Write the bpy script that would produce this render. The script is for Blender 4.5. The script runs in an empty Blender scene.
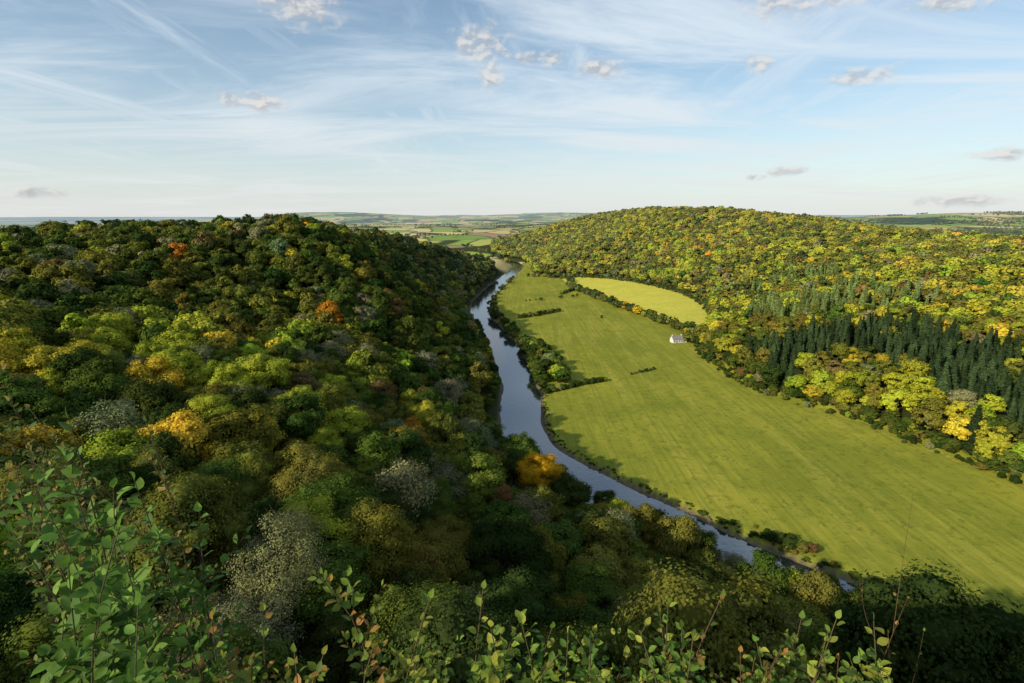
import bpy, math, numpy as np
from mathutils import Vector
scene=bpy.context.scene
rng=np.random.default_rng(7)
R=math.radians
# ---------------------------------------------------------------- survey data (metres)
RIVER=[(-3000,2050),(-900,1720),(-400,1600),(-150,1520),(-20,1400),(14,1250),(-2,1080),(-25,900),(-42,737),(-41,622),(-23,537),(-6,453),(4,365),(6,322),(5,281),(9,252),(24,226),(42,203),(60,184),(75,166),(90,152),(104,139),(121,124),(142,106),(165,86),(200,60),(300,0),(600,-200)]
FOOT=[(700,-300),(340,-60),(270,80),(248,150),(232,206),(219,236),(208,276),(187,310),(171,329),(164,378),(172,472),(225,564),(254,693),(218,810),(161,936),(93,985),(38,1035),(42,1120),(36,1250),(10,1410),(-130,1545),(-400,1650),(-900,1760),(-3000,2100)]
def smooth_poly(P,n=4):
    P=np.array(P,float); out=[]
    for i in range(len(P)-1):
        p0=P[max(i-1,0)];p1=P[i];p2=P[i+1];p3=P[min(i+2,len(P)-1)]
        for k in range(n):
            t=k/n
            out.append(.5*((2*p1)+(-p0+p2)*t+(2*p0-5*p1+4*p2-p3)*t*t+(-p0+3*p1-3*p2+p3)*t**3))
    out.append(P[-1]); return np.array(out)
RIV=smooth_poly(RIVER,4); FT=smooth_poly(FOOT,2)
LEFTP=np.vstack([RIV,[(600,-3000),(-30000,-3000),(-30000,2050)]])
RIGHTP=np.vstack([FT,[(-3000,30000),(30000,30000),(30000,-300)]])
def inpoly(x,y,P):
    c=np.zeros(x.shape,bool); n=len(P); j=n-1
    for i in range(n):
        xi,yi=P[i];xj,yj=P[j]
        if yi!=yj:
            c^=((yi>y)!=(yj>y))&(x<(xj-xi)*(y-yi)/(yj-yi)+xi)
        j=i
    return c
def dpoly(x,y,P):
    d=np.full(x.shape,1e18)
    for i in range(len(P)-1):
        ax,ay=P[i];bx,by=P[i+1];dx=bx-ax;dy=by-ay
        t=np.clip(((x-ax)*dx+(y-ay)*dy)/(dx*dx+dy*dy+1e-9),0,1)
        d=np.minimum(d,(x-ax-t*dx)**2+(y-ay-t*dy)**2)
    return np.sqrt(d)
def vn(x,y,s=0.):
    xi=np.floor(x);yi=np.floor(y);fx=x-xi;fy=y-yi
    fx=fx*fx*(3-2*fx);fy=fy*fy*(3-2*fy)
    def h(a,b):
        v=np.sin(a*127.1+b*311.7+s*74.7)*43758.5453
        return v-np.floor(v)
    return (h(xi,yi)*(1-fx)+h(xi+1,yi)*fx)*(1-fy)+(h(xi,yi+1)*(1-fx)+h(xi+1,yi+1)*fx)*fy
def fbm(x,y,s=0.,o=4):
    a=.5;t=0;n=0
    for i in range(o):
        t=t+a*vn(x*2**i,y*2**i,s+i*3.1);n+=a;a*=.5
    return t/n
def ss(x,a,b):
    t=np.clip((x-a)/(b-a),0,1);return t*t*(3-2*t)
CP=np.array([(-31,69,62),(-48,52,64),(-11,78,44),(-85,113,60),(-110,104,64),(-180,178,72),(-120,60,76),(-84,164,60),(-105,200,54),(-153,298,54),(-90,270,46),(-250,250,78),(-165,400,91),(-230,340,83),(-300,380,92),(-274,450,96),(-400,300,89),(-158,500,90),(-160,650,84),(-175,800,72),(-138,1000,30),(-290,700,86),(-100,1200,4),(-400,1250,8),(-600,1000,45),(-800,600,78),(-500,420,84),(-900,1400,25),(-400,100,84),(0,-60,108),(-200,-80,92),(200,-120,70),
 (297,446,31),(350,341,27),(342,396,34),(300,250,20),(450,420,44),(500,506,60),(650,550,64),(568,764,68),(562,1020,90),(440,1200,108),(240,1400,131),(330,1400,124),(150,1480,112),(75,1500,72),(-30,1600,36),(-120,1750,14),(270,1010,40),(323,1217,84),(700,900,66),(800,500,55),(240,2000,40),(600,1500,70),(1000,1200,40),(1200,600,40),(380,800,52),(300,600,34)],float)
_c=22.
def _k(dx,dy): return -np.sqrt(dx*dx+dy*dy+_c*_c)
A=_k(CP[:,None,0]-CP[None,:,0],CP[:,None,1]-CP[None,:,1])
n=len(CP);M_=np.zeros((n+1,n+1));M_[:n,:n]=A;M_[:n,n]=1;M_[n,:n]=1
W=np.linalg.solve(M_,np.append(CP[:,2],0))
def T(x,y):
    t=np.full(x.shape,W[n])
    for i in range(n): t=t+W[i]*_k(x-CP[i,0],y-CP[i,1])
    dist=np.hypot(x,y-500)
    w=ss(dist,1250,2100)
    D=np.hypot(x,y)
    far=8+42*fbm(x/1300+5,y/1100,3.)+ss(D,2500,9000)*120*np.clip(fbm(x/3400,y/2200+9,7.,3)-.15,0,1)
    far=far+75*np.exp(-((x-3300)/1500)**2-((y-3300)/700)**2)+95*np.exp(-((x+5000)/1300)**2-((y-5400)/800)**2)+70*np.exp(-((x-6500)/2500)**2-((y-5200)/900)**2)+95*np.exp(-((x+2600)/1300)**2-((y-7200)/900)**2)+130*np.exp(-((x+9500)/2600)**2-((y-11000)/1500)**2)+60*np.exp(-((x-400)/1500)**2-((y-8500)/900)**2)
    t=t+(fbm(x/90,y/90,1.)-.5)*12*ss(t,15,50)
    return np.maximum(t*(1-w)+far*w,3)
def smin(a,b,k=14.):
    h=np.clip(.5+.5*(b-a)/k,0,1); return b*(1-h)+a*h-k*h*(1-h)
def zones(x,y):
    x=np.asarray(x,float);y=np.asarray(y,float)
    dr=dpoly(x,y,RIV)-13-1.6*(vn(x/22,y/22,4.)-.5)*2-.8*(vn(x/7,y/7,6.)-.5); df=dpoly(x,y,FT)
    L=inpoly(x,y,LEFTP); Rr=inpoly(x,y,RIGHTP)&~L
    return dr,df,L,Rr
def Hgt(x,y,zn=None):
    x=np.asarray(x,float);y=np.asarray(y,float)
    dr,df,L,Rr=zn if zn is not None else zones(x,y)
    t=T(x,y); drp=np.maximum(dr,0)
    bank=np.clip(dr*.5,-2.5,2.)
    sl=.30+.16*ss(y,150,230)
    zl=np.clip(dr*.5,-2.5,1.5)+np.maximum(smin(sl*drp+.0018*drp**2,t),0)
    base=bank+10*ss(x,60,240)*ss(y,550,850)+.5*(fbm(x/40,y/40,2.)-.5)*np.clip(drp/10,0,1)
    zr=base+np.maximum(smin(.33*df,t),0)
    z=np.where(L,zl,np.where(Rr,zr,base))
    do=np.hypot(np.maximum(0,y-1.0),np.maximum(0,np.abs(x)-30))
    rock=118.3-1.4*do+1.5*(vn(x/4,y/4,8.)-.5)*np.clip(do/6,0,1)
    return np.where(do<90,np.maximum(z,rock),z)
# ---------------------------------------------------------------- node helpers
def nd(nt,typ,**kw):
    n=nt.nodes.new(typ)
    for k,v in kw.items(): setattr(n,k,v)
    return n
def setin(nt,sock,v):
    if isinstance(v,bpy.types.NodeSocket): nt.links.new(v,sock)
    else: sock.default_value=v
def mth(nt,op,a,b=None,c=None,clamp=False):
    n=nd(nt,'ShaderNodeMath',operation=op,use_clamp=clamp); setin(nt,n.inputs[0],a)
    if b is not None:setin(nt,n.inputs[1],b)
    if c is not None:setin(nt,n.inputs[2],c)
    return n.outputs[0]
def mixc(nt,f,a,b,mode='MIX'):
    n=nd(nt,'ShaderNodeMix',data_type='RGBA',blend_type=mode)
    setin(nt,n.inputs[0],f)
    for s,v in ((n.inputs[6],a),(n.inputs[7],b)):
        if isinstance(v,tuple) and len(v)==3: v=(*v,1)
        setin(nt,s,v)
    return n.outputs[2]
def maprange(nt,v,a,b,c=0.,d=1.,smooth=True):
    n=nd(nt,'ShaderNodeMapRange',interpolation_type='SMOOTHSTEP' if smooth else 'LINEAR')
    setin(nt,n.inputs[0],v)
    for i,k in enumerate((a,b,c,d)): n.inputs[i+1].default_value=k
    return n.outputs[0]
def noise(nt,vec,scale,detail=4,rough=.55,dist=0.):
    n=nd(nt,'ShaderNodeTexNoise'); nt.links.new(vec,n.inputs['Vector'])
    n.inputs['Scale'].default_value=scale;n.inputs['Detail'].default_value=detail;n.inputs['Roughness'].default_value=rough;n.inputs['Distortion'].default_value=dist
    return n.outputs['Fac']
def mapping(nt,vec,scale=(1,1,1),rot=(0,0,0)):
    n=nd(nt,'ShaderNodeMapping');nt.links.new(vec,n.inputs[0]);n.inputs['Rotation'].default_value=rot;n.inputs['Scale'].default_value=scale
    return n.outputs[0]
def newmat(name):
    m=bpy.data.materials.new(name);m.use_nodes=True;nt=m.node_tree;nt.nodes.clear()
    o=nd(nt,'ShaderNodeOutputMaterial');return m,nt,o
def principled(nt,o,col,rough=.8,spec=.2,bump=None,bstr=.5,bdist=1.):
    p=nd(nt,'ShaderNodeBsdfPrincipled')
    if isinstance(col,tuple): col=(*col,1) if len(col)==3 else col
    setin(nt,p.inputs['Base Color'],col);setin(nt,p.inputs['Roughness'],rough);p.inputs['Specular IOR Level'].default_value=spec
    if bump is not None:
        b=nd(nt,'ShaderNodeBump');b.inputs['Strength'].default_value=bstr;b.inputs['Distance'].default_value=bdist
        nt.links.new(bump,b.inputs['Height']);nt.links.new(b.outputs[0],p.inputs['Normal'])
    nt.links.new(p.outputs[0],o.inputs[0]);return p
# ---------------------------------------------------------------- materials
def mat_ground():
    m,nt,o=newmat('ground_material')
    pos=nd(nt,'ShaderNodeNewGeometry').outputs['Position']
    z=nd(nt,'ShaderNodeAttribute',attribute_name='zones');sp=nd(nt,'ShaderNodeSeparateColor');nt.links.new(z.outputs['Color'],sp.inputs[0])
    fr=nd(nt,'ShaderNodeAttribute',attribute_name='farland').outputs['Fac']
    nf=noise(nt,pos,.3,5)
    floor=mixc(nt,nf,(.02,.03,.01),(.055,.055,.022))
    st=mapping(nt,pos,(.10,.010,.1),(0,0,R(-24)))
    n1=noise(nt,pos,.016,6,.65);n2=noise(nt,st,1.,5,.65,.6);n3=noise(nt,pos,.28,6,.75)
    n4=noise(nt,mapping(nt,pos,(.45,.016,.1),(0,0,R(-24))),1.,3,.6,.3)
    n5=noise(nt,pos,.06,4,.7)
    me=mixc(nt,maprange(nt,n1,.3,.7),(.18,.205,.024),(.30,.295,.036))
    me=mixc(nt,maprange(nt,n2,.45,.7,0,.6),me,(.37,.34,.06))
    me=mixc(nt,maprange(nt,n4,.46,.62,0,.5),me,(.15,.18,.024))
    me=mixc(nt,maprange(nt,n5,.5,.7,0,.55),me,(.155,.185,.024))
    me=mixc(nt,maprange(nt,n3,.50,.66,0,.7),me,(.105,.13,.018))
    f2=mixc(nt,maprange(nt,n3,.35,.7),(.58,.52,.08),(.43,.41,.065))
    f2=mixc(nt,maprange(nt,n5,.4,.65,0,.5),f2,(.36,.39,.055))
    mud=mixc(nt,noise(nt,pos,.5,5),(.07,.06,.035),(.19,.15,.11))
    mp=mapping(nt,pos,(.0052,.0034,0),(0,0,R(20)))
    wn=nd(nt,'ShaderNodeTexNoise');nt.links.new(mp,wn.inputs['Vector']);wn.inputs['Scale'].default_value=.7
    vadd=nd(nt,'ShaderNodeVectorMath',operation='MULTIPLY_ADD');nt.links.new(wn.outputs['Color'],vadd.inputs[0]);vadd.inputs[1].default_value=(.9,.9,0);nt.links.new(mp,vadd.inputs[2])
    v=nd(nt,'ShaderNodeTexVoronoi');nt.links.new(vadd.outputs[0],v.inputs['Vector']);v.inputs['Scale'].default_value=1
    ve=nd(nt,'ShaderNodeTexVoronoi',feature='DISTANCE_TO_EDGE');nt.links.new(vadd.outputs[0],ve.inputs['Vector']);ve.inputs['Scale'].default_value=1
    sc=nd(nt,'ShaderNodeSeparateColor');nt.links.new(v.outputs['Color'],sc.inputs[0])
    cr=nd(nt,'ShaderNodeValToRGB');cr.color_ramp.interpolation='CONSTANT';nt.links.new(sc.outputs[0],cr.inputs[0])
    cols=[(0,(.22,.32,.06)),(.2,(.52,.42,.18)),(.42,(.32,.36,.08)),(.54,(.18,.28,.05)),(.64,(.56,.46,.22)),(.82,(.36,.37,.10)),(.94,(.30,.21,.13))]
    e=cr.color_ramp.elements
    e[0].position=0;e[0].color=(*cols[0][1],1);e[1].position=cols[1][0];e[1].color=(*cols[1][1],1)
    for p,c in cols[2:]:
        q=e.new(p);q.color=(*c,1)
    fa=mixc(nt,maprange(nt,ve.outputs['Distance'],.015,.04,1,0),cr.outputs[0],(.04,.06,.02))
    wd=noise(nt,mapping(nt,pos,(.0016,.0011,0)),1.,6,.6)
    fa=mixc(nt,maprange(nt,wd,.53,.56),fa,(.04,.065,.025))
    wf=noise(nt,mapping(nt,pos,(.0005,.0003,0)),1.,5,.6)
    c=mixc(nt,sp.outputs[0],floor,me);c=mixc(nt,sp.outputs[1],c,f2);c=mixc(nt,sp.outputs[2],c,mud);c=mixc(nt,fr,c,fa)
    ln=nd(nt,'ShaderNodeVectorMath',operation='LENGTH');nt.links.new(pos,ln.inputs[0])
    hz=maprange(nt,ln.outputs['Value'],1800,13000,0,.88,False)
    c=mixc(nt,hz,c,mixc(nt,maprange(nt,wf,.42,.6),(.40,.48,.53),(.20,.29,.38)))  # aerial haze painted into the ground base colour, growing with distance from the origin
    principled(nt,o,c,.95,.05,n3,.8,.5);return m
def mat_foliage(name,trans=.25,attr='INSTANCER'):
    m,nt,o=newmat(name)
    a=nd(nt,'ShaderNodeAttribute',attribute_name='tint',attribute_type=attr)
    g=nd(nt,'ShaderNodeNewGeometry')
    k=mth(nt,'MULTIPLY_ADD',g.outputs['Random Per Island'],.6,.70)
    n=nd(nt,'ShaderNodeVectorMath',operation='SCALE');nt.links.new(a.outputs['Color'],n.inputs[0]);nt.links.new(k,n.inputs['Scale'])
    tc=nd(nt,'ShaderNodeTexCoord').outputs['Object']
    c=mixc(nt,maprange(nt,noise(nt,tc,.35,1),.35,.7,0,.5),n.outputs[0],(1.25,1.02,.6),'MULTIPLY')
    d=nd(nt,'ShaderNodeBsdfDiffuse');nt.links.new(c,d.inputs[0])
    t=nd(nt,'ShaderNodeBsdfTranslucent');nt.links.new(c,t.inputs[0])
    mx=nd(nt,'ShaderNodeMixShader');mx.inputs[0].default_value=trans
    nt.links.new(d.outputs[0],mx.inputs[1]);nt.links.new(t.outputs[0],mx.inputs[2]);nt.links.new(mx.outputs[0],o.inputs[0]);return m
def mat_leaf(name):
    m,nt,o=newmat(name)
    a=nd(nt,'ShaderNodeAttribute',attribute_name='tint')
    tc=nd(nt,'ShaderNodeTexCoord').outputs['Object']
    c=mixc(nt,maprange(nt,noise(nt,tc,60,3),.45,.75,0,.35),a.outputs['Color'],(.09,.07,.02))
    p=nd(nt,'ShaderNodeBsdfPrincipled');nt.links.new(c,p.inputs['Base Color']);p.inputs['Roughness'].default_value=.55;p.inputs['Specular IOR Level'].default_value=.18
    t=nd(nt,'ShaderNodeBsdfTranslucent');nt.links.new(c,t.inputs[0])
    mx=nd(nt,'ShaderNodeMixShader');mx.inputs[0].default_value=.4
    nt.links.new(p.outputs[0],mx.inputs[1]);nt.links.new(t.outputs[0],mx.inputs[2]);nt.links.new(mx.outputs[0],o.inputs[0]);return m
def mat_simple(name,c1,c2,scale,rough=.85,spec=.15):
    m,nt,o=newmat(name);tc=nd(nt,'ShaderNodeTexCoord').outputs['Object']
    nn=noise(nt,tc,scale,4);principled(nt,o,mixc(nt,nn,c1,c2),rough,spec,nn,.3,.05);return m
def mat_water():
    m,nt,o=newmat('river_water')
    pos=nd(nt,'ShaderNodeNewGeometry').outputs['Position']
    h=mth(nt,'ADD',noise(nt,pos,.35,3,.5),mth(nt,'MULTIPLY',noise(nt,pos,2.,2,.5),.25))
    b=nd(nt,'ShaderNodeBump');b.inputs['Strength'].default_value=.09;b.inputs['Distance'].default_value=.5;nt.links.new(h,b.inputs['Height'])
    d=nd(nt,'ShaderNodeBsdfDiffuse');setin(nt,d.inputs[0],mixc(nt,noise(nt,pos,.05,4),(.018,.028,.030),(.045,.052,.045)))
    g=nd(nt,'ShaderNodeBsdfGlossy');g.inputs['Roughness'].default_value=.05;g.inputs[0].default_value=(.94,.96,1.,1);nt.links.new(b.outputs[0],g.inputs['Normal'])
    f=nd(nt,'ShaderNodeFresnel');f.inputs[0].default_value=3.1
    mx=nd(nt,'ShaderNodeMixShader');nt.links.new(f.outputs[0],mx.inputs[0]);nt.links.new(d.outputs[0],mx.inputs[1]);nt.links.new(g.outputs[0],mx.inputs[2]);nt.links.new(mx.outputs[0],o.inputs[0]);return m
BARK=mat_simple('bark',(.05,.042,.032),(.11,.095,.075),3)
PALE=mat_simple('pale_bark',(.10,.10,.055),(.17,.165,.10),3)
FOL=mat_foliage('tree_foliage',.24)
LEAF=mat_leaf('shrub_leaf');STEM=mat_simple('shrub_stem',(.07,.06,.03),(.13,.10,.05),20)
RSTEM=mat_simple('bramble_stem',(.12,.06,.04),(.10,.07,.03),20)
# ---------------------------------------------------------------- mesh helpers
def mesh_np(name,V,F,mats,mi=None,attrs=None,smooth=False):
    V=np.asarray(V,np.float32);F=np.asarray(F,np.int32);k=F.shape[1]
    me=bpy.data.meshes.new(name);me.vertices.add(len(V));me.vertices.foreach_set('co',V.ravel())
    me.loops.add(F.size);me.loops.foreach_set('vertex_index',F.ravel())
    me.polygons.add(len(F));me.polygons.foreach_set('loop_start',np.arange(0,F.size,k,dtype=np.int32))
    try: me.polygons.foreach_set('loop_total',np.full(len(F),k,np.int32))
    except Exception: pass
    for m in mats: me.materials.append(m)
    if mi is not None: me.polygons.foreach_set('material_index',np.asarray(mi,np.int32))
    if smooth: me.polygons.foreach_set('use_smooth',np.ones(len(F),bool))
    me.update(calc_edges=True)
    if attrs:
        for nm,(ty,arr) in attrs.items():
            a=me.attributes.new(nm,ty,'POINT')
            a.data.foreach_set({'FLOAT':'value','INT':'value','FLOAT_VECTOR':'vector','FLOAT_COLOR':'color'}[ty],np.asarray(arr).ravel())
    return me
def link(o): scene.collection.objects.link(o);return o
def unit(v): return v/(np.linalg.norm(v,axis=-1,keepdims=True)+1e-9)
def tubes(P0,P1,r0,r1,sides=4):
    P0=np.atleast_2d(P0);P1=np.atleast_2d(P1);n=len(P0);r0=np.broadcast_to(r0,(n,));r1=np.broadcast_to(r1,(n,))
    d=unit(P1-P0);ref=np.where(np.abs(d[:,2:3])>.9,np.array([[1.,0,0]]),np.array([[0,0,1.]]))
    a=unit(np.cross(d,ref));b=np.cross(d,a);an=np.arange(sides)*2*math.pi/sides
    ring=a[:,None,:]*np.cos(an)[None,:,None]+b[:,None,:]*np.sin(an)[None,:,None]
    V=np.concatenate([P0[:,None]+ring*r0[:,None,None],P1[:,None]+ring*r1[:,None,None]],1).reshape(-1,3)
    i=np.arange(sides);j=(i+1)%sides
    f=np.stack([i,j,j+sides,i+sides],1)
    F=(f[None]+(np.arange(n)*2*sides)[:,None,None]).reshape(-1,4);return V,F
def cards(P,Nn,size,r,asp=1.):
    n=len(P);t=unit(np.cross(Nn,r.normal(size=(n,3))));b=np.cross(Nn,t)
    s=size*(.6+.8*r.random(n))[:,None]*.5
    j=lambda:(.7+.6*r.random((n,1)))
    V=np.stack([P+t*s*j()*asp,P+b*s*j(),P-t*s*j()*asp,P-b*s*j()],1).reshape(-1,3)
    return V,np.arange(4*n).reshape(-1,4)
def cores(c,cr,r):
    q=np.array([(a,b,d) for d in (-1,1) for b in (-1,1) for a in (-1,1)],float)*.42
    V=(c[:,None,:]+q[None]*cr[:,None,None]*r.uniform(.75,1.2,(len(c),8,1))*np.array([1.1,1.1,.8]))
    f=np.array([(0,2,3,1),(4,5,7,6),(0,1,5,4),(2,6,7,3),(0,4,6,2),(1,3,7,5)])
    return V.reshape(-1,3),(f[None]+(np.arange(len(c))*8)[:,None,None]).reshape(-1,4)
def combine(parts,mids):
    Vs=[];Fs=[];mi=[];o=0
    for (V,F),m in zip(parts,mids):
        Vs.append(V);Fs.append(F+o);o+=len(V);mi.append(np.full(len(F),m))
    return np.vstack(Vs),np.vstack(Fs),np.concatenate(mi)
PROTO=bpy.data.collections.new('tree_library')
def broadleaf(name,seed,nleaf,size,ncl,nbr,pale=False,wide=1.):
    r=np.random.default_rng(seed)
    rad=np.array([4.7*wide*r.uniform(.92,1.1),4.7*wide*r.uniform(.92,1.1),5.3*r.uniform(.9,1.1)]);C=np.array([0,0,9.0])
    d=unit(r.normal(size=(ncl*3,3)));d=d[d[:,2]>-.7][:ncl];ncl=len(d)
    lob=unit(r.normal(size=(6,3)));bul=np.max(d@lob.T,1)
    k=(.46+.48*r.random(ncl)**.6)*(.72+.42*bul)
    c=C+d*rad*k[:,None];cr=r.uniform(.7,1.8,ncl)*(1.1 if ncl>25 else 1.45)
    w=cr**2;idx=r.choice(ncl,nleaf,p=w/w.sum())
    e=unit(r.normal(size=(nleaf,3))+np.array([0,0,.25]))
    P=c[idx]+e*(cr[idx]*(.5+.58*r.random(nleaf)**.7))[:,None]*np.array([1.15,1.15,.8])
    out=unit(P-C);Nn=unit(e*.8+out*.6+np.array([0,0,.12])+r.normal(size=(nleaf,3))*.33)
    parts=[cards(P,Nn,size,r)];mids=[1]
    if not pale: parts.append(cores(c,cr,r));mids.append(1)
    tr=[np.array([0,0,-3.])]+[np.array([r.uniform(-.3,.3)*i*.4,r.uniform(-.3,.3)*i*.4,2.6*i]) for i in range(1,5)]
    rr=[.42,.34,.27,.2,.11]
    for i in range(4): parts.append(tubes(tr[i],tr[i+1],rr[i],rr[i+1],6));mids.append(0)
    sel=r.choice(ncl,min(nbr,ncl),replace=False)
    st=np.array([tr[r.integers(2,5)] for _ in sel]);en=c[sel];mid=(st+en)/2+r.normal(size=en.shape)*.35
    parts+= [tubes(st,mid,.11,.07,4),tubes(mid,en,.07,.03,4)];mids+=[0,0]
    if pale:
        m=600
        ii=r.choice(ncl,m);e=unit(r.normal(size=(m,3))+np.array([0,0,.5]))
        a=c[ii]+r.normal(size=(m,3))*.3;b=a+e*(cr[ii]*1.3)[:,None]
        parts.append(tubes(a,b,.03,.01,3));mids.append(0)
    V,F,mi=combine(parts,mids)
    me=mesh_np(name,V,F,[PALE if pale else BARK,FOL],mi)
    PROTO.objects.link(bpy.data.objects.new(name,me))
def conifer(name,seed,nleaf,size):
    r=np.random.default_rng(seed);Hh=23;Rr=3.9
    u=1-np.sqrt(r.random(nleaf));u=.07+.93*u
    z=Hh*u;wh=np.floor(z/1.25);fz=z/1.25-wh
    nb=9;br=r.integers(0,nb,nleaf);th=(br+np.sin(wh*12.9898)*43.1)*2*math.pi/nb+r.normal(size=nleaf)*.16
    lenv=.7+.4*np.abs(np.sin(wh*7.1+br*3.3))
    rad=Rr*(1-u)**.8*lenv*(1-.3*fz);k=.25+.75*r.random(nleaf)**.6
    P=np.stack([np.cos(th)*rad*k,np.sin(th)*rad*k,wh*1.25+(.5-k*.9)*rad*.35+r.normal(size=nleaf)*.12],1)
    out=np.stack([np.cos(th),np.sin(th),np.full(nleaf,.7)],1)
    Nn=unit(out+r.normal(size=(nleaf,3))*.4)
    parts=[cards(P,Nn,size,r,1.5),tubes(np.array([0,0,-3.]),np.array([0,0,Hh*.6]),.35,.2,6),tubes(np.array([0,0,Hh*.6]),np.array([0,0,Hh+.4]),.2,.03,5)]
    zz=np.linspace(2.5,Hh*.85,8);cc=np.stack([0*zz,0*zz,zz],1);parts.append(cores(cc,Rr*(1-zz/Hh)*1.1+.2,r))
    V,F,mi=combine(parts,[1,0,0,1]);me=mesh_np(name,V,F,[BARK,FOL],mi);PROTO.objects.link(bpy.data.objects.new(name,me))
spec=[]
for lod,(nl,sz,nc,nb) in enumerate([(26000,.20,60,45),(10000,.33,50,24),(2100,.78,38,8),(480,1.55,26,3)]):
    for v in range(4):
        nm='broadleaf_tree_%d%d'%(lod,v);broadleaf(nm,100+lod*10+v,nl,sz,nc+v*4,nb,False,[1.,1.15,.85,1.05][v]);spec.append(nm)
for lod,(nl,sz) in enumerate([(7000,.48),(2000,.9),(550,1.7)]):
    for v in range(2):
        nm='conifer_tree_%d%d'%(lod,v);conifer(nm,300+lod*10+v,nl,sz);spec.append(nm)
for lod,(nl,sz) in enumerate([(19000,.16),(5000,.32)]):
    for v in range(2):
        nm='sparse_tree_%d%d'%(lod,v);broadleaf(nm,500+lod*10+v,nl,sz,50,44,True,1.05);spec.append(nm)
IDX={n_:i for i,n_ in enumerate(sorted(spec))}
def gn_tree():
    g=bpy.data.node_groups.new('scatter_trees','GeometryNodeTree')
    g.interface.new_socket('Geometry',in_out='INPUT',socket_type='NodeSocketGeometry');g.interface.new_socket('Geometry',in_out='OUTPUT',socket_type='NodeSocketGeometry')
    i=g.nodes.new('NodeGroupInput');o=g.nodes.new('NodeGroupOutput');ip=g.nodes.new('GeometryNodeInstanceOnPoints')
    mp=g.nodes.new('GeometryNodeMeshToPoints');g.links.new(i.outputs[0],mp.inputs[0]);g.links.new(mp.outputs[0],ip.inputs['Points'])
    ci=g.nodes.new('GeometryNodeCollectionInfo');ci.inputs['Collection'].default_value=PROTO;ci.inputs['Separate Children'].default_value=True;ci.inputs['Reset Children'].default_value=True
    g.links.new(ci.outputs[0],ip.inputs['Instance']);ip.inputs['Pick Instance'].default_value=True
    def at(nm,ty):
        a=g.nodes.new('GeometryNodeInputNamedAttribute');a.data_type=ty;a.inputs['Name'].default_value=nm
        return [s for s in a.outputs if s.enabled and s.name=='Attribute'][0]
    g.links.new(at('pick','INT'),ip.inputs['Instance Index']);g.links.new(at('rot','FLOAT_VECTOR'),ip.inputs['Rotation']);g.links.new(at('scl','FLOAT_VECTOR'),ip.inputs['Scale'])
    g.links.new(ip.outputs[0],o.inputs[0]);return g
GN=gn_tree();NT=0
def scatter(name,P,pick,scl,tint,r=rng):
    global NT
    n=len(P);NT+=n;rot=np.stack([r.normal(size=n)*.05,r.normal(size=n)*.05,r.random(n)*6.283],1)
    me=bpy.data.meshes.new(name);me.vertices.add(n);me.vertices.foreach_set('co',np.asarray(P,np.float32).ravel())
    for nm,ty,arr in (('pick','INT',pick.astype(np.int32)),('rot','FLOAT_VECTOR',rot),('scl','FLOAT_VECTOR',scl),('tint','FLOAT_COLOR',np.hstack([tint,np.ones((n,1))]))):
        a=me.attributes.new(nm,ty,'POINT');a.data.foreach_set({'INT':'value','FLOAT_VECTOR':'vector','FLOAT_COLOR':'color'}[ty],np.ascontiguousarray(arr).ravel())
    o=link(bpy.data.objects.new(name,me));m=o.modifiers.new('scatter','NODES');m.node_group=GN;return o
PAL=dict(dark=(.040,.068,.017),green=(.078,.120,.023),olive=(.150,.162,.031),lime=(.29,.345,.038),yell=(.43,.385,.045),gold=(.52,.33,.02),oran=(.40,.18,.025),brown=(.18,.13,.055),grey=(.20,.22,.11),pine=(.018,.04,.018))
KEYS=list(PAL);PV=np.array([PAL[k] for k in KEYS])
def tints(x,y,w,r=rng):
    n=len(x);w=np.asarray(w,float);w=w/w.sum(1,keepdims=True);c=np.cumsum(w,1);u=r.random(n)
    ix=np.minimum((u[:,None]>c).sum(1),len(KEYS)-1)
    t=PV[ix]*(.8+.4*r.random((n,1)))*(1+.10*r.normal(size=(n,3))*np.array([1,.5,.3]))
    t=np.maximum(t,.004)
    D=np.hypot(x,y);hz=np.clip((D-400)/6500,0,.6)[:,None]  # distance haze blended into the foliage tint itself, no volume
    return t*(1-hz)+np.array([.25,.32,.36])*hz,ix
def lod_pick(D,r=rng,sparse=None):
    l=np.where(D<120,0,np.where(D<230,1,np.where(D<520,2,3)));v=r.integers(0,4,len(D))
    base=np.array([[IDX['broadleaf_tree_%d%d'%(a,b)] for b in range(4)] for a in range(4)])
    p=base[l,v]
    if sparse is not None:
        sb=np.array([[IDX['sparse_tree_%d%d'%(a,b)] for b in range(2)] for a in range(2)])
        q=sb[np.minimum(l,1),v%2];p=np.where(sparse&(D<300),q,p)
    return p
def grid(x0,x1,y0,y1,s,j=.42,r=rng):
    gx,gy=np.meshgrid(np.arange(x0,x1,s),np.arange(y0,y1,s));gx=gx+(np.floor(gy/s)%2)*s*.5
    return (gx+r.uniform(-j,j,gx.shape)*s).ravel(),(gy+r.uniform(-j,j,gy.shape)*s).ravel()
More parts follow.
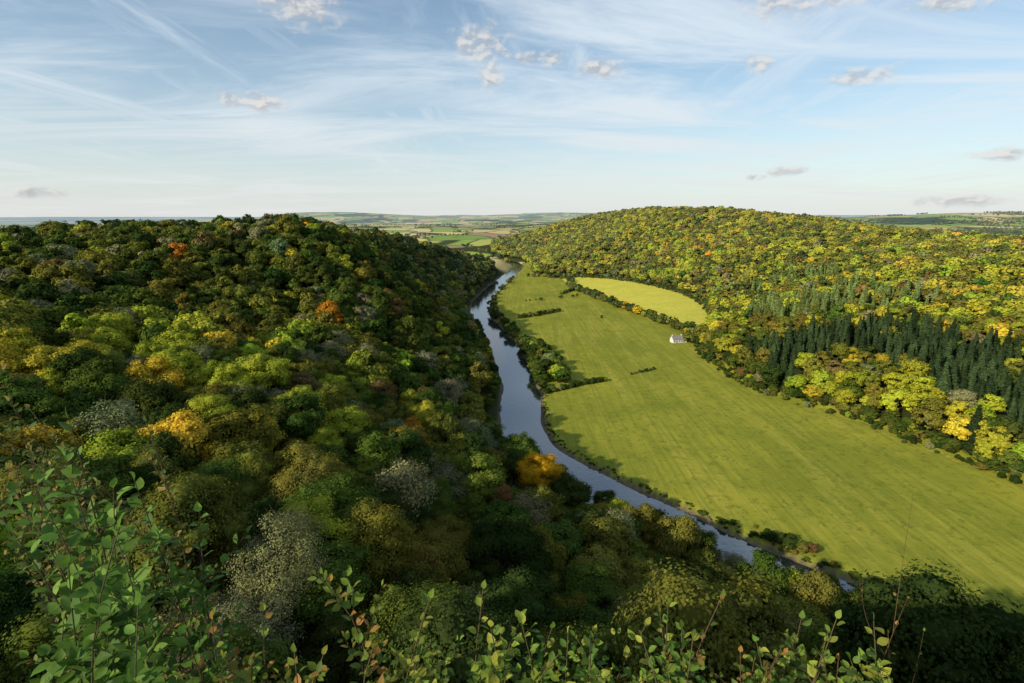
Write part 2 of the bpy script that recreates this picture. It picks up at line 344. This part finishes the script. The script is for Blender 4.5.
# ---------------------------------------------------------------- terrain
def axis(lo,hi,fn):
    a=[0.];
    while a[-1]<hi: a.append(a[-1]+fn(a[-1]))
    b=[0.]
    while b[-1]>lo: b.append(b[-1]-fn(b[-1]))
    return np.array(sorted(set(b[1:]+a)))
ax=axis(-26000,26000,lambda v:2.4+.03*max(0,abs(v-60)-190))
ay=axis(-1500,30000,lambda v:1.0 if abs(v)<9 else (2.6 if 0<v<520 else (2.6+.022*(v-520) if v>520 else 3+.1*abs(v))))
gx,gy=np.meshgrid(ax,ay);x=gx.ravel();y=gy.ravel();zn=zones(x,y);z=Hgt(x,y,zn)
dr,df,L,Rr=zn
nx=len(ax);ny=len(ay);ii=np.arange(nx*ny).reshape(ny,nx)
F=np.stack([ii[:-1,:-1],ii[:-1,1:],ii[1:,1:],ii[1:,:-1]],-1).reshape(-1,4)
mead=((~L)&((~Rr)|(df<7))&(y<1300)).astype(float)
HED=[(96,860),(101,815),(116,757),(140,656),(162,591),(183,514)]
hx=np.interp(y,[p[1] for p in HED[::-1]],[p[0] for p in HED[::-1]])
fld2=mead*(x>hx)*(y>505)*(~Rr)
mud=((dr<2.2)&(~L)).astype(float)*1.0+((dr<1.2)&L)*1.
farl=np.where(L,ss(y,1060,1110),np.where(Rr,ss(np.maximum(y-1750,x-1020),-30,30),(y>=1300)*1.))
zc=np.stack([mead,fld2,np.clip(mud,0,1),np.ones_like(x)],1)
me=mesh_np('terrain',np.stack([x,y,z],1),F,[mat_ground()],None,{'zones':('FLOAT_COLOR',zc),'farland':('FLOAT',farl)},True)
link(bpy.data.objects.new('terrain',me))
t=np.gradient(RIV,axis=0);t=unit(t);nrm=np.stack([-t[:,1],t[:,0]],1)
cs=np.array([-19,-8,0,8,19.]);V=np.array([[p[0]+q[0]*c,p[1]+q[1]*c,0] for p,q in zip(RIV,nrm) for c in cs])
ii=np.arange(len(V)).reshape(-1,5);F=np.stack([ii[:-1,:-1],ii[:-1,1:],ii[1:,1:],ii[1:,:-1]],-1).reshape(-1,4)
a_,b_,c_=V[F[0,0]],V[F[0,1]],V[F[0,2]]
if np.cross(b_-a_,c_-b_)[2]<0: F=F[:,::-1]
link(bpy.data.objects.new('river',mesh_np('river',V,F,[mat_water()])))
# ---------------------------------------------------------------- left woodland
SPECIAL=[(-31,69,1.05,'lime',1),(9,172,1.45,'gold',0),(-38,181,.95,'oran',2),(-84,164,1.4,'lime',1),(-78,124,1.2,'lime',3),(-66,150,1.25,'lime',0),(-104,152,1.25,'lime',3),(-130,140,1.3,'yell',1),(-52,130,1.,'lime',2),(-30,46,1.05,'greyS',0),(57,147,1.0,'greyS',1),(-20,112,1.,'green',0),(5,95,1.05,'olive',1),(30,100,1.1,'olive',0),(-170,150,1.3,'yell',0),(-150,185,1.35,'lime',1),(-14,150,1.05,'greyS',0),(-120,178,1.3,'lime',0),(-135,165,1.2,'lime',2),(-188,172,1.4,'gold',3)]
def infr(x,y): return (np.abs(x)<1.10*y+45)&(y>14)
x,y=grid(-950,250,14,1100,8.9);k=infr(x,y);x,y=x[k],y[k]
dr,df,L,Rr=zones(x,y);k=L&(dr>3.5)&(y<1075-60*vn(x/60,y/60));
for s in SPECIAL:
    cl=9. if s[3] in('gold','oran') else 6.4*s[2]
    k&=np.hypot(x-s[0],y-s[1])>cl
x,y,dr=x[k],y[k],dr[k];z=Hgt(x,y);D=np.sqrt(x*x+y*y+(z-110)**2);k=(D>36)&~((D<75)&(z>80));x,y,z,dr,D=x[k],y[k],z[k],dr[k],D[k]
nn=fbm(x/70,y/70,11.);n2=fbm(x/35,y/35,17.);N_=len(x);o=np.ones(N_)
edge=np.exp(-((y-160)/65)**2)*ss(-x,30,80);nr=ss(D,90,160)
w=np.stack([2.9*o*(1-.5*edge),3.4*o*(1-.3*edge),2.8*o+1.6*nn,.35+2.2*ss(nn,.52,.7)*ss(-x,0,60)*nr+4.0*edge*nr,(.05+.4*ss(n2,.6,.75)+1.3*edge)*nr,(.03+.08*ss(n2,.62,.8))*nr,.015*nr,.2*nr,.9+1.4*ss(-n2,-.42,-.3),0*o],1)
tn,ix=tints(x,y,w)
sp_=(ix==8);sc=rng.uniform(.85,1.4,N_)*np.where((dr<14)&(y>190),.66,1)*np.where(D<80,.9,1)
bankn=(dr<40)&(y<128)&(x>84)
sc=np.where(bankn,rng.uniform(.95,1.25,N_),sc)
mid_=(dr<22)&(y<205)&(y>=128);sc=np.where(mid_,rng.uniform(.6,.95,N_),sc)
front=(np.hypot(x-7,y-154)<17)|(np.hypot(x+30,y-165)<10);sc=np.where(front,.6,sc)
scl=np.stack([sc*rng.uniform(.95,1.15,N_),sc*rng.uniform(.95,1.15,N_),sc*rng.uniform(.75,1.2,N_)],1)
scatter('woodland',np.stack([x,y,z-.8],1),lod_pick(D,rng,sp_),scl,tn)
for i,s in enumerate(SPECIAL):
    zz=float(Hgt([s[0]],[s[1]])[0]);l=0 if math.hypot(s[0],s[1])<175 else 1
    pk='sparse_tree_%d%d'%(l,s[4]) if s[3]=='greyS' else 'broadleaf_tree_%d%d'%(l,s[4]);kk=s[3].replace('S','')
    scatter({'lime':'bright_green_tree','gold':'golden_autumn_tree','oran':'orange_autumn_tree','yell':'yellow_tree','olive':'olive_tree','greyS':'ash_tree','green':'oak_tree'}[s[3]],np.array([[s[0],s[1],zz-.5]]),np.array([IDX[pk]]),np.array([[s[2]*1.1,s[2]*1.1,s[2]]]),np.array([PAL[kk]])*1.05)
x,y=grid(-140,200,20,190,8.5);k=infr(x,y);x,y=x[k],y[k];dr,df,L,Rr=zones(x,y);k=L&(dr>1.5);x,y=x[k],y[k];z=Hgt(x,y);D=np.sqrt(x*x+y*y+(z-118)**2);k=(D>20);x,y,z,D=x[k],y[k],z[k],D[k];N_=len(x);o=np.ones(N_)
tn,_=tints(x,y,np.stack([4*o,3*o,2*o,.3*o,.1*o,0*o,0*o,.8*o,.5*o,0*o],1));sc=rng.uniform(.3,.5,N_)
scatter('understorey',np.stack([x,y,z-3.6*sc],1),lod_pick(D+120,rng),np.stack([sc*1.4,sc*1.4,sc],1),tn)
# ---------------------------------------------------------------- right hill wood
x,y=grid(-60,1040,90,1780,9.2);k=infr(x,y);x,y=x[k],y[k];dr,df,L,Rr=zones(x,y);k=Rr&(dr>4)&(df>4)&(np.hypot(x-158,y-478)>15);x,y,df=x[k],y[k],df[k]
z=Hgt(x,y);D=np.sqrt(x*x+y*y+(z-120)**2)
nn=fbm(x/80,y/80,21.);n2=fbm(x/45,y/45,27.)
con=((x>180)&(y<395)&(df>12)&(df<100+70*nn)&((n2>.40)|(x>250)))|((np.abs(x-330)<60)&(np.abs(y-585)<65)&(n2>.47))|((np.abs(x-300)<70)&(np.abs(y-480)<50)&(n2>.5))
con&=(rng.random(len(x))<.92)
b=~con
xb,yb,zb,Db,dfb=x[b],y[b],z[b],D[b],df[b];o=np.ones(len(xb));a=nn[b];c=n2[b]
up=ss(zb,18,55)
rust=np.exp(-((xb-450)/90)**2-((yb-420)/60)**2)
w=np.stack([.45*o*(1-.7*up),1.4*o,3.6*o,2.8+3.0*ss(a,.4,.65),.3+1.2*ss(a,.45,.7)*up+.6*up,.01+.06*ss(c,.52,.7)*up+.4*rust,.0*up+.15*rust,.12+.4*ss(-c,-.45,-.3)+.7*rust,.5*o+1.8*np.exp(-dfb/14)*(yb<420),0*o],1)
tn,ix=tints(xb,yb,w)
drift=(fbm(xb/55,yb/55,33.)-.5)[:,None]*np.array([[.5,.4,0]])
tn=np.clip(tn*(1+drift),.004,1)*np.array([1.16,1.10,1.0])
sc=rng.uniform(.75,1.3,len(xb))
scatter('hillside_woodland',np.stack([xb,yb,zb-.8],1),lod_pick(Db,rng,ix==8),np.stack([sc*1.12,sc*1.12,sc*rng.uniform(.75,1.1,len(xb))],1),tn)
def conset(x,y,z,D,name,lo,hi):
    nC=len(x);l=np.where(D<300,0,np.where(D<600,1,2));v=rng.integers(0,2,nC)
    base=np.array([[IDX['conifer_tree_%d%d'%(a_,b_)] for b_ in range(2)] for a_ in range(3)])
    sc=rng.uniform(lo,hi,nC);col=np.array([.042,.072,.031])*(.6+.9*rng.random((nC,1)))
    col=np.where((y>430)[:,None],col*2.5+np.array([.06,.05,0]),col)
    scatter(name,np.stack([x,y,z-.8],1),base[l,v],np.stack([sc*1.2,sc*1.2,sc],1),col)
conset(x[con],y[con],z[con],D[con],'conifer_plantation',.6,1.1)
x,y=grid(180,430,120,395,7);dr,df,L,Rr=zones(x,y);nn=fbm(x/80,y/80,21.);n2=fbm(x/45,y/45,27.);k=Rr&(df>14)&(df<90+60*nn)&((n2>.42)|(x>250))&(rng.random(len(x))<.65);x,y=x[k],y[k];z=Hgt(x,y)
conset(x,y,z,np.hypot(x,y),'conifer_plantation',.45,.9)
# ---------------------------------------------------------------- hedges & bank scrub
def along(P,step,wid):
    P=np.array(P,float);out=[]
    for a,b in zip(P[:-1],P[1:]):
        L_=np.hypot(*(b-a));m=max(1,int(L_/step))
        for i in range(m): out.append(a+(b-a)*(i+rng.random())/m+rng.normal(size=2)*wid)
    return np.array(out)
def hedge(name,P,step,wid,lo,hi,wts,keep=1.,zs=1.):
    Q=along(P,step,wid);Q=Q[rng.random(len(Q))<keep];x,y=Q[:,0],Q[:,1];k=infr(x,y);x,y=x[k],y[k]
    dr,df,L,Rr=zones(x,y);k=dr>1.0;x,y=x[k],y[k];z=Hgt(x,y);n_=len(x);sc=rng.uniform(lo,hi,n_);D=np.hypot(x,y)
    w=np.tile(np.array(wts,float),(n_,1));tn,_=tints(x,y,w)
    scatter(name,np.stack([x,y,z-3.6*sc],1),lod_pick(D+90,rng),np.stack([sc*1.25,sc*1.25,sc*zs],1),tn)
HW=[4,3,1.5,.3,.05,.0,0,.3,.3,0]
hedge('hedgerow',[(22,329),(45,345),(69,357)],1.8,.6,.22,.42,HW)
hedge('hedgerow',[(90,372),(113,386)],2.5,.4,.13,.24,HW)
hedge('hedgerow',[(9,591),(35,612),(61,636)],3,1.,.3,.55,HW)
hedge('hedgerow',[(73,775),(101,815)],3.2,1,.35,.55,HW)
hedge('hedgerow',HED,3.2,1.8,.4,1.0,[3,3,2,1,.3,.1,0,.3,.3,0])
hedge('hedgerow',[(183,514),(176,490),(172,466)],3,3.,.5,.9,[3,3,2,1.5,.5,.1,0,.3,.3,0])
hedge('hedgerow',[(30,1010),(60,1000),(110,960),(96,860)],5,3.,.4,.7,HW,.6)
hedge('hedgerow',[(10,700),(60,740),(116,757)],7,3.,.2,.4,HW,.5)
hedge('field_tree',[(60,560),(140,600)],34,9.,.3,.55,HW,.7)
RB=[(p[0]+q[0]*-15.5,p[1]+q[1]*-15.5) for p,q in zip(RIV,nrm)]
tst=zones(np.array([RB[60][0]]),np.array([RB[60][1]]))
if tst[2][0]: RB=[(p[0]+q[0]*15.5,p[1]+q[1]*15.5) for p,q in zip(RIV,nrm)]
RBn=[p for p in RB if p[1]<1020 and p[1]>40]
hedge('riverbank_scrub',RBn,.9,1.3,.03,.14,HW,.85,.6)
hedge('riverbank_scrub',[p for p in RBn if p[1]<190],1.6,1.8,.10,.24,HW,.75,.8)
hedge('riverbank_trees',[p for p in RBn if p[1]<138],3.4,2.2,.3,.6,HW,.9)
rb2=[p for p in RBn if 340<p[1]<640]
hedge('riverbank_trees',rb2,3.4,3.,.45,1.,[3.5,3,1.5,.5,.2,.0,0,.6,.6,0],.9)
hedge('riverbank_trees',[(16,450),(26,415),(30,385),(30,352)],2.6,4.5,.6,1.15,[4,3,1.5,.2,.1,.0,0,.4,.3,0])
rb3=[p for p in RBn if 640<p[1]<1020]
hedge('riverbank_trees',rb3,8,3.,.3,.7,HW,.75)
hedge('riverbank_bush',[(96,170),(104,163),(110,159)],2.,1.2,.26,.42,HW)
ftn=[(p[0]+1,p[1]) for p in FT if 60<p[1]<1030]
hedge('woodland_edge_scrub',ftn,1.5,2.4,.12,.36,[3.5,4,1.5,.5,.1,0,0,.3,.4,0],1.)
hedge('woodland_edge_scrub',[(p[0]+6,p[1]+1) for p in ftn],2.4,2.4,.3,.65,[3.5,4,1.5,.6,.1,0,0,.3,.4,0],1.)
# distant trees
pts=[]
for i in range(260):
    cy=rng.uniform(1150,5200);cx=rng.uniform(-1.1,1.1)*cy;a=R(20)+rng.choice([0,math.pi/2])+rng.normal()*.25;Ln=rng.uniform(80,420)
    m=int(Ln/13)
    s=(np.arange(m)-m/2)*13+rng.normal(size=m)*3
    pts.append(np.stack([cx+np.cos(a)*s+rng.normal(size=m)*2,cy+np.sin(a)*s+rng.normal(size=m)*2],1))
for i in range(50):
    cy=rng.uniform(1200,4500);cx=rng.uniform(-1.1,1.1)*cy;m=int(rng.integers(20,100));s_=rng.uniform(25,70)
    pts.append(np.stack([cx+rng.normal(size=m)*s_*1.6,cy+rng.normal(size=m)*s_],1))
Q=np.vstack(pts);x,y=Q[:,0],Q[:,1];dr,df,L,Rr=zones(x,y)
k=(dr>8)&((L&(y>1090))|(Rr&((y>1780)|(x>1040)))|(~L&~Rr&(y>1300)));x,y=x[k],y[k];z=Hgt(x,y);n_=len(x)
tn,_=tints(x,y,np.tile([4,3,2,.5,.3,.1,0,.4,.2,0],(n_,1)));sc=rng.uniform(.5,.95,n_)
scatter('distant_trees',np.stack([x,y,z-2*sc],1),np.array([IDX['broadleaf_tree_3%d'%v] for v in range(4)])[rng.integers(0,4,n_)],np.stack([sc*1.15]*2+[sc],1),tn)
# ---------------------------------------------------------------- cottage
WALL=mat_simple('white_render',(.60,.58,.54),(.74,.72,.68),1.5);SLATE=mat_simple('slate_roof',(.16,.15,.15),(.26,.24,.23),2.);GLASS=mat_simple('window_glass',(.03,.035,.04),(.05,.06,.07),1.,.1,.6);DOOR=mat_simple('door_paint',(.05,.10,.07),(.06,.12,.08),2.)
def cottage(loc,rz):
    e=link(bpy.data.objects.new('white_cottage',None));e.location=loc;e.rotation_euler=(0,0,rz)
    def part(nm,V,F,mat):
        m=bpy.data.meshes.new(nm);m.from_pydata(V,[],F);m.materials.append(mat);o=link(bpy.data.objects.new(nm,m));o.parent=e
    def box(nm,x0,x1,y0,y1,z0,z1,mat):
        V=[(a,b,c) for c in (z0,z1) for b in (y0,y1) for a in (x0,x1)]
        part(nm,V,[(0,2,3,1),(4,5,7,6),(0,1,5,4),(2,6,7,3),(0,4,6,2),(1,3,7,5)],mat)
    def wing(tag,x0,x1,y0,y1,h,r):
        ym=(y0+y1)/2
        part('walls'+tag,[(x0,y0,-1),(x1,y0,-1),(x1,y1,-1),(x0,y1,-1),(x0,y0,h),(x1,y0,h),(x1,y1,h),(x0,y1,h),(x0,ym,r),(x1,ym,r)],[(0,1,5,4),(1,2,6,9,5),(2,3,7,6),(3,0,4,8,7)],WALL)
        s=(r-h)/(ym-y0);ov=.4
        part('roof'+tag,[(x0-ov,y0-ov,h-ov*s+.1),(x1+ov,y0-ov,h-ov*s+.1),(x1+ov,ym,r+.1),(x0-ov,ym,r+.1),(x1+ov,y1+ov,h-ov*s+.1),(x0-ov,y1+ov,h-ov*s+.1),
          (x0-ov,y0-ov,h-ov*s+.3),(x1+ov,y0-ov,h-ov*s+.3),(x1+ov,ym,r+.3),(x0-ov,ym,r+.3),(x1+ov,y1+ov,h-ov*s+.3),(x0-ov,y1+ov,h-ov*s+.3)],
          [(6,7,8,9),(9,8,10,11),(0,3,2,1),(3,5,4,2),(0,1,7,6),(4,5,11,10),(1,2,8,7),(2,4,10,8),(3,0,6,9),(5,3,9,11)],SLATE)
    wing('_main',-6.5,4,-3.2,3.2,3.4,6.6);wing('_annex',4.01,8,-2.6,2.6,2.5,4.5)
    for cx in (-6.1,3.2): box('chimney',cx-.4,cx+.4,-.45,.45,6.,7.7,WALL)
    for i,wx in enumerate((-5,-2.6,.2,2.6)):
        if i!=1: box('window_%d'%i,wx-.55,wx+.55,-3.26,-3.18,1.0,2.2,GLASS)
    box('door',-3.1,-2.1,-3.27,-3.18,0,2.1,DOOR);box('window_annex',5.5,6.6,-2.66,-2.58,1.,2.,GLASS)
cz=float(Hgt([158],[474])[0]);cottage((158,474,cz),R(12))
# ---------------------------------------------------------------- foreground shrubs
TV=np.array([(0,0,0),(0,.3,-.02),(0,.64,-.03),(0,1,-.12),(.26,.22,.05),(.31,.52,.05),(.16,.82,-.01),(-.26,.22,.05),(-.31,.52,.05),(-.16,.82,-.01)],float)
TF=np.array([(0,4,1,1),(1,4,5,2),(2,5,6,3),(0,1,7,7),(1,2,8,7),(2,3,9,8)])
def shrub(name,tips,ls,pal,stem,seed,nl0=26,nside=6,nl1=9,spread=.2,r0=.007,depthlen=1.6):
    r=np.random.default_rng(seed);Vs=[];Fs=[];Ms=[];Cs=[];off=0
    def add(V,F,m,c):
        nonlocal off
        Vs.append(V);Fs.append(F+off);off+=len(V);Ms.append(np.full(len(F),m));Cs.append(np.tile(np.append(c,1.),(len(V),1)))
    def leafat(p,d,s):
        d=unit(d);up=unit(np.array([0,-.2,1.])+r.normal(size=3)*.4);sx=unit(np.cross(d,up));uz=np.cross(sx,d)
        V=p+TV[:,0:1]*sx*s+TV[:,1:2]*d*s+TV[:,2:3]*uz*s*r.uniform(.4,2.)
        c=np.array(pal[r.integers(len(pal))])*r.uniform(.7,1.35)
        Q=[];VV=list(V)
        for f in TF:
            f=list(f)
            if f[2]==f[3]:
                VV.append((V[f[0]]+V[f[2]])/2);Q.append([f[0],f[1],f[2],len(VV)-1])
            else:Q.append(f)
        add(np.array(VV),np.array(Q),1,c)
    def shoot(b,t,rr,nl,s,depth=0):
        k=9;mid=(b+t)/2+r.normal(size=3)*np.linalg.norm(t-b)*.10
        ts=np.linspace(0,1,k)[:,None];P=(1-ts)**2*b+2*ts*(1-ts)*mid+ts**2*t
        rad=np.linspace(rr,rr*.3,k);V,F=tubes(P[:-1],P[1:],rad[:-1],rad[1:],4);add(V,F,0,np.zeros(3))
        D=unit(np.gradient(P,axis=0));ph=r.random()*6
        for i in range(nl):
            f=.2+.8*(i+.5)/nl if depth==0 else .15+.85*(i+.5)/nl
            q=f*(k-1);j=min(int(q),k-2);p=P[j]+(P[j+1]-P[j])*(q-j);d=D[j];a=ph+i*2.4
            s1=unit(np.cross(d,[0.3,.2,1.]));s2=np.cross(d,s1)
            o=s1*math.cos(a)+s2*math.sin(a)
            leafat(p+o*.008,o*.95+d*.65+r.normal(size=3)*.15,s*r.uniform(.65,1.15)*(1.15-.5*f))
        leafat(P[-1],D[-1]+r.normal(size=3)*.1,s*.6)
        if depth<1:
            for i in range(nside):
                f=r.uniform(.35,.88);j=int(f*(k-1));d=unit(D[j]*1.1+unit(r.normal(size=3))*.7)
                L_=np.linalg.norm(t-b)*spread*r.uniform(.5,1.1)
                shoot(P[j],P[j]+d*L_,rr*.45,nl1,s*.85,1)
    for tp in tips:
        tp=np.array(tp,float);b=np.array([tp[0]+r.normal()*.15,tp[1]+r.uniform(.0,.2),0]);b[2]=float(Hgt([b[0]],[b[1]])[0])-.1
        b[2]=max(b[2],tp[2]-depthlen)
        shoot(b,tp,r0,nl0,ls)
    V=np.vstack(Vs);F=np.vstack(Fs)
    me=mesh_np(name,V,F,[stem,LEAF],np.concatenate(Ms),{'tint':('FLOAT_COLOR',np.vstack(Cs))})
    return link(bpy.data.objects.new(name,me))
def fan(tips,seed,n,dz=(.05,.45),dx=.28):
    r=np.random.default_rng(seed);o=list(tips)
    for i in range(n):
        t=tips[r.integers(len(tips))];o.append((t[0]+r.normal()*dx,t[1]+r.uniform(-.05,.3),t[2]-r.uniform(*dz)))
    return o
G1=[(.09,.19,.03),(.12,.24,.035),(.07,.15,.025),(.17,.29,.045)]
G2=[(.24,.32,.045),(.16,.25,.035),(.32,.34,.05),(.11,.19,.03)]
G3=[(.15,.20,.03),(.30,.16,.04),(.24,.20,.04),(.10,.16,.03),(.36,.22,.05)]
shrub('hazel_shrub',fan([(-1.88,2.03,119.16),(-2.0,2.1,118.95),(-1.45,1.67,118.88),(-1.88,1.81,119.0),(-1.38,1.6,118.60),(-1.7,1.7,118.7),(-2.1,1.9,118.7)],1,13,(.1,.65),.22),.10,G1,STEM,5,30,7,8,.16,.008,2.)
shrub('thorn_shrub',fan([(-2.65,2.5,119.3),(-2.5,2.4,119.1),(-2.35,2.3,118.85),(-2.8,2.7,119.0)],2,8,(.1,.6)),.062,[(.10,.15,.035),(.16,.18,.035),(.28,.22,.05),(.07,.11,.02)],STEM,6,32,8,10,.2,.007,2.)
shrub('dogwood_shrub',fan([(-1.22,1.75,118.40),(-.83,1.87,118.52),(-.85,1.65,118.34),(-1.05,1.7,118.26),(-.65,1.8,118.25)],3,9,(.03,.4)),.07,G2+G3,STEM,7)
shrub('young_ash_shrub',fan([(-.35,1.85,118.42),(-.40,1.9,118.26),(-.09,1.82,118.30),(.04,1.85,118.30)],4,6,(.03,.3)),.075,G2,STEM,8)
shrub('bramble_bush',fan([(.20,1.8,118.18),(.33,1.8,118.26),(.55,1.8,118.26),(.77,1.81,118.26)],5,11,(.0,.25)),.068,G2+G1,STEM,9)
shrub('dogwood_shrub',fan([(.93,1.93,118.36),(1.0,1.85,118.14),(1.15,1.81,118.20)],6,6,(.02,.3)),.055,G3+G2,RSTEM,10)
shrub('bramble_bush',fan([(1.54,1.83,118.32),(1.45,1.8,118.15)],7,4,(.02,.25),.15),.075,G2,STEM,11)
shrub('bare_twig_shrub',[(2.0,2.2,118.12),(1.85,2.1,118.0)],.035,G3,RSTEM,12,6,2,3,.5,.005)
# ---------------------------------------------------------------- world
w=bpy.data.worlds.new('World');scene.world=w;w.use_nodes=True;nt=w.node_tree;nt.nodes.clear()
out=nd(nt,'ShaderNodeOutputWorld')
sky=nd(nt,'ShaderNodeTexSky',sky_type='NISHITA');sky.sun_disc=False
SUN=Vector((-.71,-.54,.455)).normalized()
sky.sun_elevation=math.asin(SUN.z);sky.sun_rotation=math.atan2(SUN.x,SUN.y)%(2*math.pi)
sky.air_density=1.0;sky.dust_density=.7;sky.ozone_density=1.2;sky.altitude=100
tc=nd(nt,'ShaderNodeTexCoord').outputs['Generated'];sx=nd(nt,'ShaderNodeSeparateXYZ');nt.links.new(tc,sx.inputs[0]);X,Y,Z=sx.outputs
az=mth(nt,'MULTIPLY',mth(nt,'ARCTAN2',X,Y),180/math.pi);el=mth(nt,'MULTIPLY',mth(nt,'ARCSINE',Z),180/math.pi)
zc=mth(nt,'ADD',mth(nt,'MAXIMUM',Z,0.),.07)
cv=nd(nt,'ShaderNodeCombineXYZ');nt.links.new(mth(nt,'DIVIDE',X,zc),cv.inputs[0]);nt.links.new(mth(nt,'DIVIDE',Y,zc),cv.inputs[1])
n1=noise(nt,mapping(nt,cv.outputs[0],(.35,.9,1),(0,0,R(18))),.9,6.5,.64,.9)
n2=noise(nt,mapping(nt,cv.outputs[0],(.5,.5,1)),.55,1,.5,0)
n3=noise(nt,mapping(nt,cv.outputs[0],(1.6,.3,1),(0,0,R(-25))),1.3,6,.62,.5)
cir=mth(nt,'MULTIPLY',maprange(nt,n1,.38,.66),maprange(nt,n2,.30,.56,.45,1.))
cir=mth(nt,'MAXIMUM',cir,mth(nt,'MULTIPLY',maprange(nt,n3,.46,.74),.8))
cir=mth(nt,'MULTIPLY',cir,.84)
hor=mth(nt,'MULTIPLY',mth(nt,'POWER',2.718,mth(nt,'MULTIPLY',mth(nt,'MAXIMUM',el,0.),-.10)),.86)
veil=mth(nt,'SUBTRACT',1.,mth(nt,'MULTIPLY',mth(nt,'SUBTRACT',1.,cir),mth(nt,'SUBTRACT',1.,hor)))
PUFF=[(-25.1,10.1,3.8,.9),(23.3,13.5,1.7,1.),(32.2,11.5,2.8,.9),(-3.2,16.2,3.4,1.9),(-2.2,13.7,1.5,1.5),(8.9,13.9,3.,1.),(42,4.6,2.4,.6),(27.3,4.,1.9,.55),(24.3,3.5,1.1,.35),(-20.2,18.3,4.2,2.),(26.5,18.,5.5,1.5),(-41.8,1.7,2.5,.5),(40,1.1,4,.6),(37.8,16.1,3.4,1.1),(3,15,3,.8)]
ce=nd(nt,'ShaderNodeCombineXYZ');nt.links.new(az,ce.inputs[0]);nt.links.new(el,ce.inputs[1])
ln_=None
for a,e,ww,hh in PUFF:
    q=nd(nt,'ShaderNodeVectorMath',operation='MULTIPLY_ADD');nt.links.new(ce.outputs[0],q.inputs[0]);q.inputs[1].default_value=(1/ww,1/hh,0);q.inputs[2].default_value=(-a/ww,-e/hh,0)
    l_=nd(nt,'ShaderNodeVectorMath',operation='LENGTH');nt.links.new(q.outputs[0],l_.inputs[0])
    ln_=l_.outputs['Value'] if ln_ is None else mth(nt,'MINIMUM',ln_,l_.outputs['Value'])
m_=mth(nt,'MAXIMUM',mth(nt,'SUBTRACT',1.,mth(nt,'MULTIPLY',ln_,ln_)),-1.5)
pn=noise(nt,mapping(nt,ce.outputs[0],(1,1.7,1)),.6,5,.56,.3)
up_=mapping(nt,ce.outputs[0],(1,1.7,1));
up2=nd(nt,'ShaderNodeVectorMath',operation='ADD');nt.links.new(up_,up2.inputs[0]);up2.inputs[1].default_value=(-.25,.7,0)
pn2=noise(nt,up2.outputs[0],.6,2,.56,.3)
pm=maprange(nt,mth(nt,'ADD',m_,mth(nt,'MULTIPLY',mth(nt,'SUBTRACT',pn,.5),3.6)),-.2,1.5,0,.82)
pcol=mixc(nt,maprange(nt,mth(nt,'SUBTRACT',pn,pn2),-.12,.12),(.50,.51,.54),(.84,.81,.77))
skc=mixc(nt,1.,sky.outputs[0],(.88,1.04,1.06),'MULTIPLY')
b1=nd(nt,'ShaderNodeBackground');nt.links.new(skc,b1.inputs[0]);b1.inputs[1].default_value=.125
b2=nd(nt,'ShaderNodeBackground');setin(nt,b2.inputs[0],mixc(nt,maprange(nt,el,0,14,0,1,False),(.78,.80,.79),(.77,.86,.93)));b2.inputs[1].default_value=1.
b3=nd(nt,'ShaderNodeBackground');nt.links.new(pcol,b3.inputs[0]);b3.inputs[1].default_value=.95
mA=nd(nt,'ShaderNodeMixShader');nt.links.new(veil,mA.inputs[0]);nt.links.new(b1.outputs[0],mA.inputs[1]);nt.links.new(b2.outputs[0],mA.inputs[2])
mB=nd(nt,'ShaderNodeMixShader');nt.links.new(pm,mB.inputs[0]);nt.links.new(mA.outputs[0],mB.inputs[1]);nt.links.new(b3.outputs[0],mB.inputs[2])
nt.links.new(mB.outputs[0],out.inputs[0])
ld=bpy.data.lights.new('sun','SUN');ld.energy=5.;ld.angle=R(.5);ld.color=(1,.87,.64);so=link(bpy.data.objects.new('sun',ld));so.rotation_euler=SUN.to_track_quat('Z','Y').to_euler();so.location=(-50,-50,200)
# ---------------------------------------------------------------- camera
cd=bpy.data.cameras.new('camera');cd.lens=18;cd.sensor_width=36;cd.clip_start=.05;cd.clip_end=60000
co=link(bpy.data.objects.new('camera',cd));co.location=(0,0,120);co.rotation_euler=(R(90-13.9),0,0);scene.camera=co
scene.view_settings.view_transform='Standard';scene.view_settings.look='None';scene.view_settings.exposure=0
print('verts',nx*ny,'trees',NT)
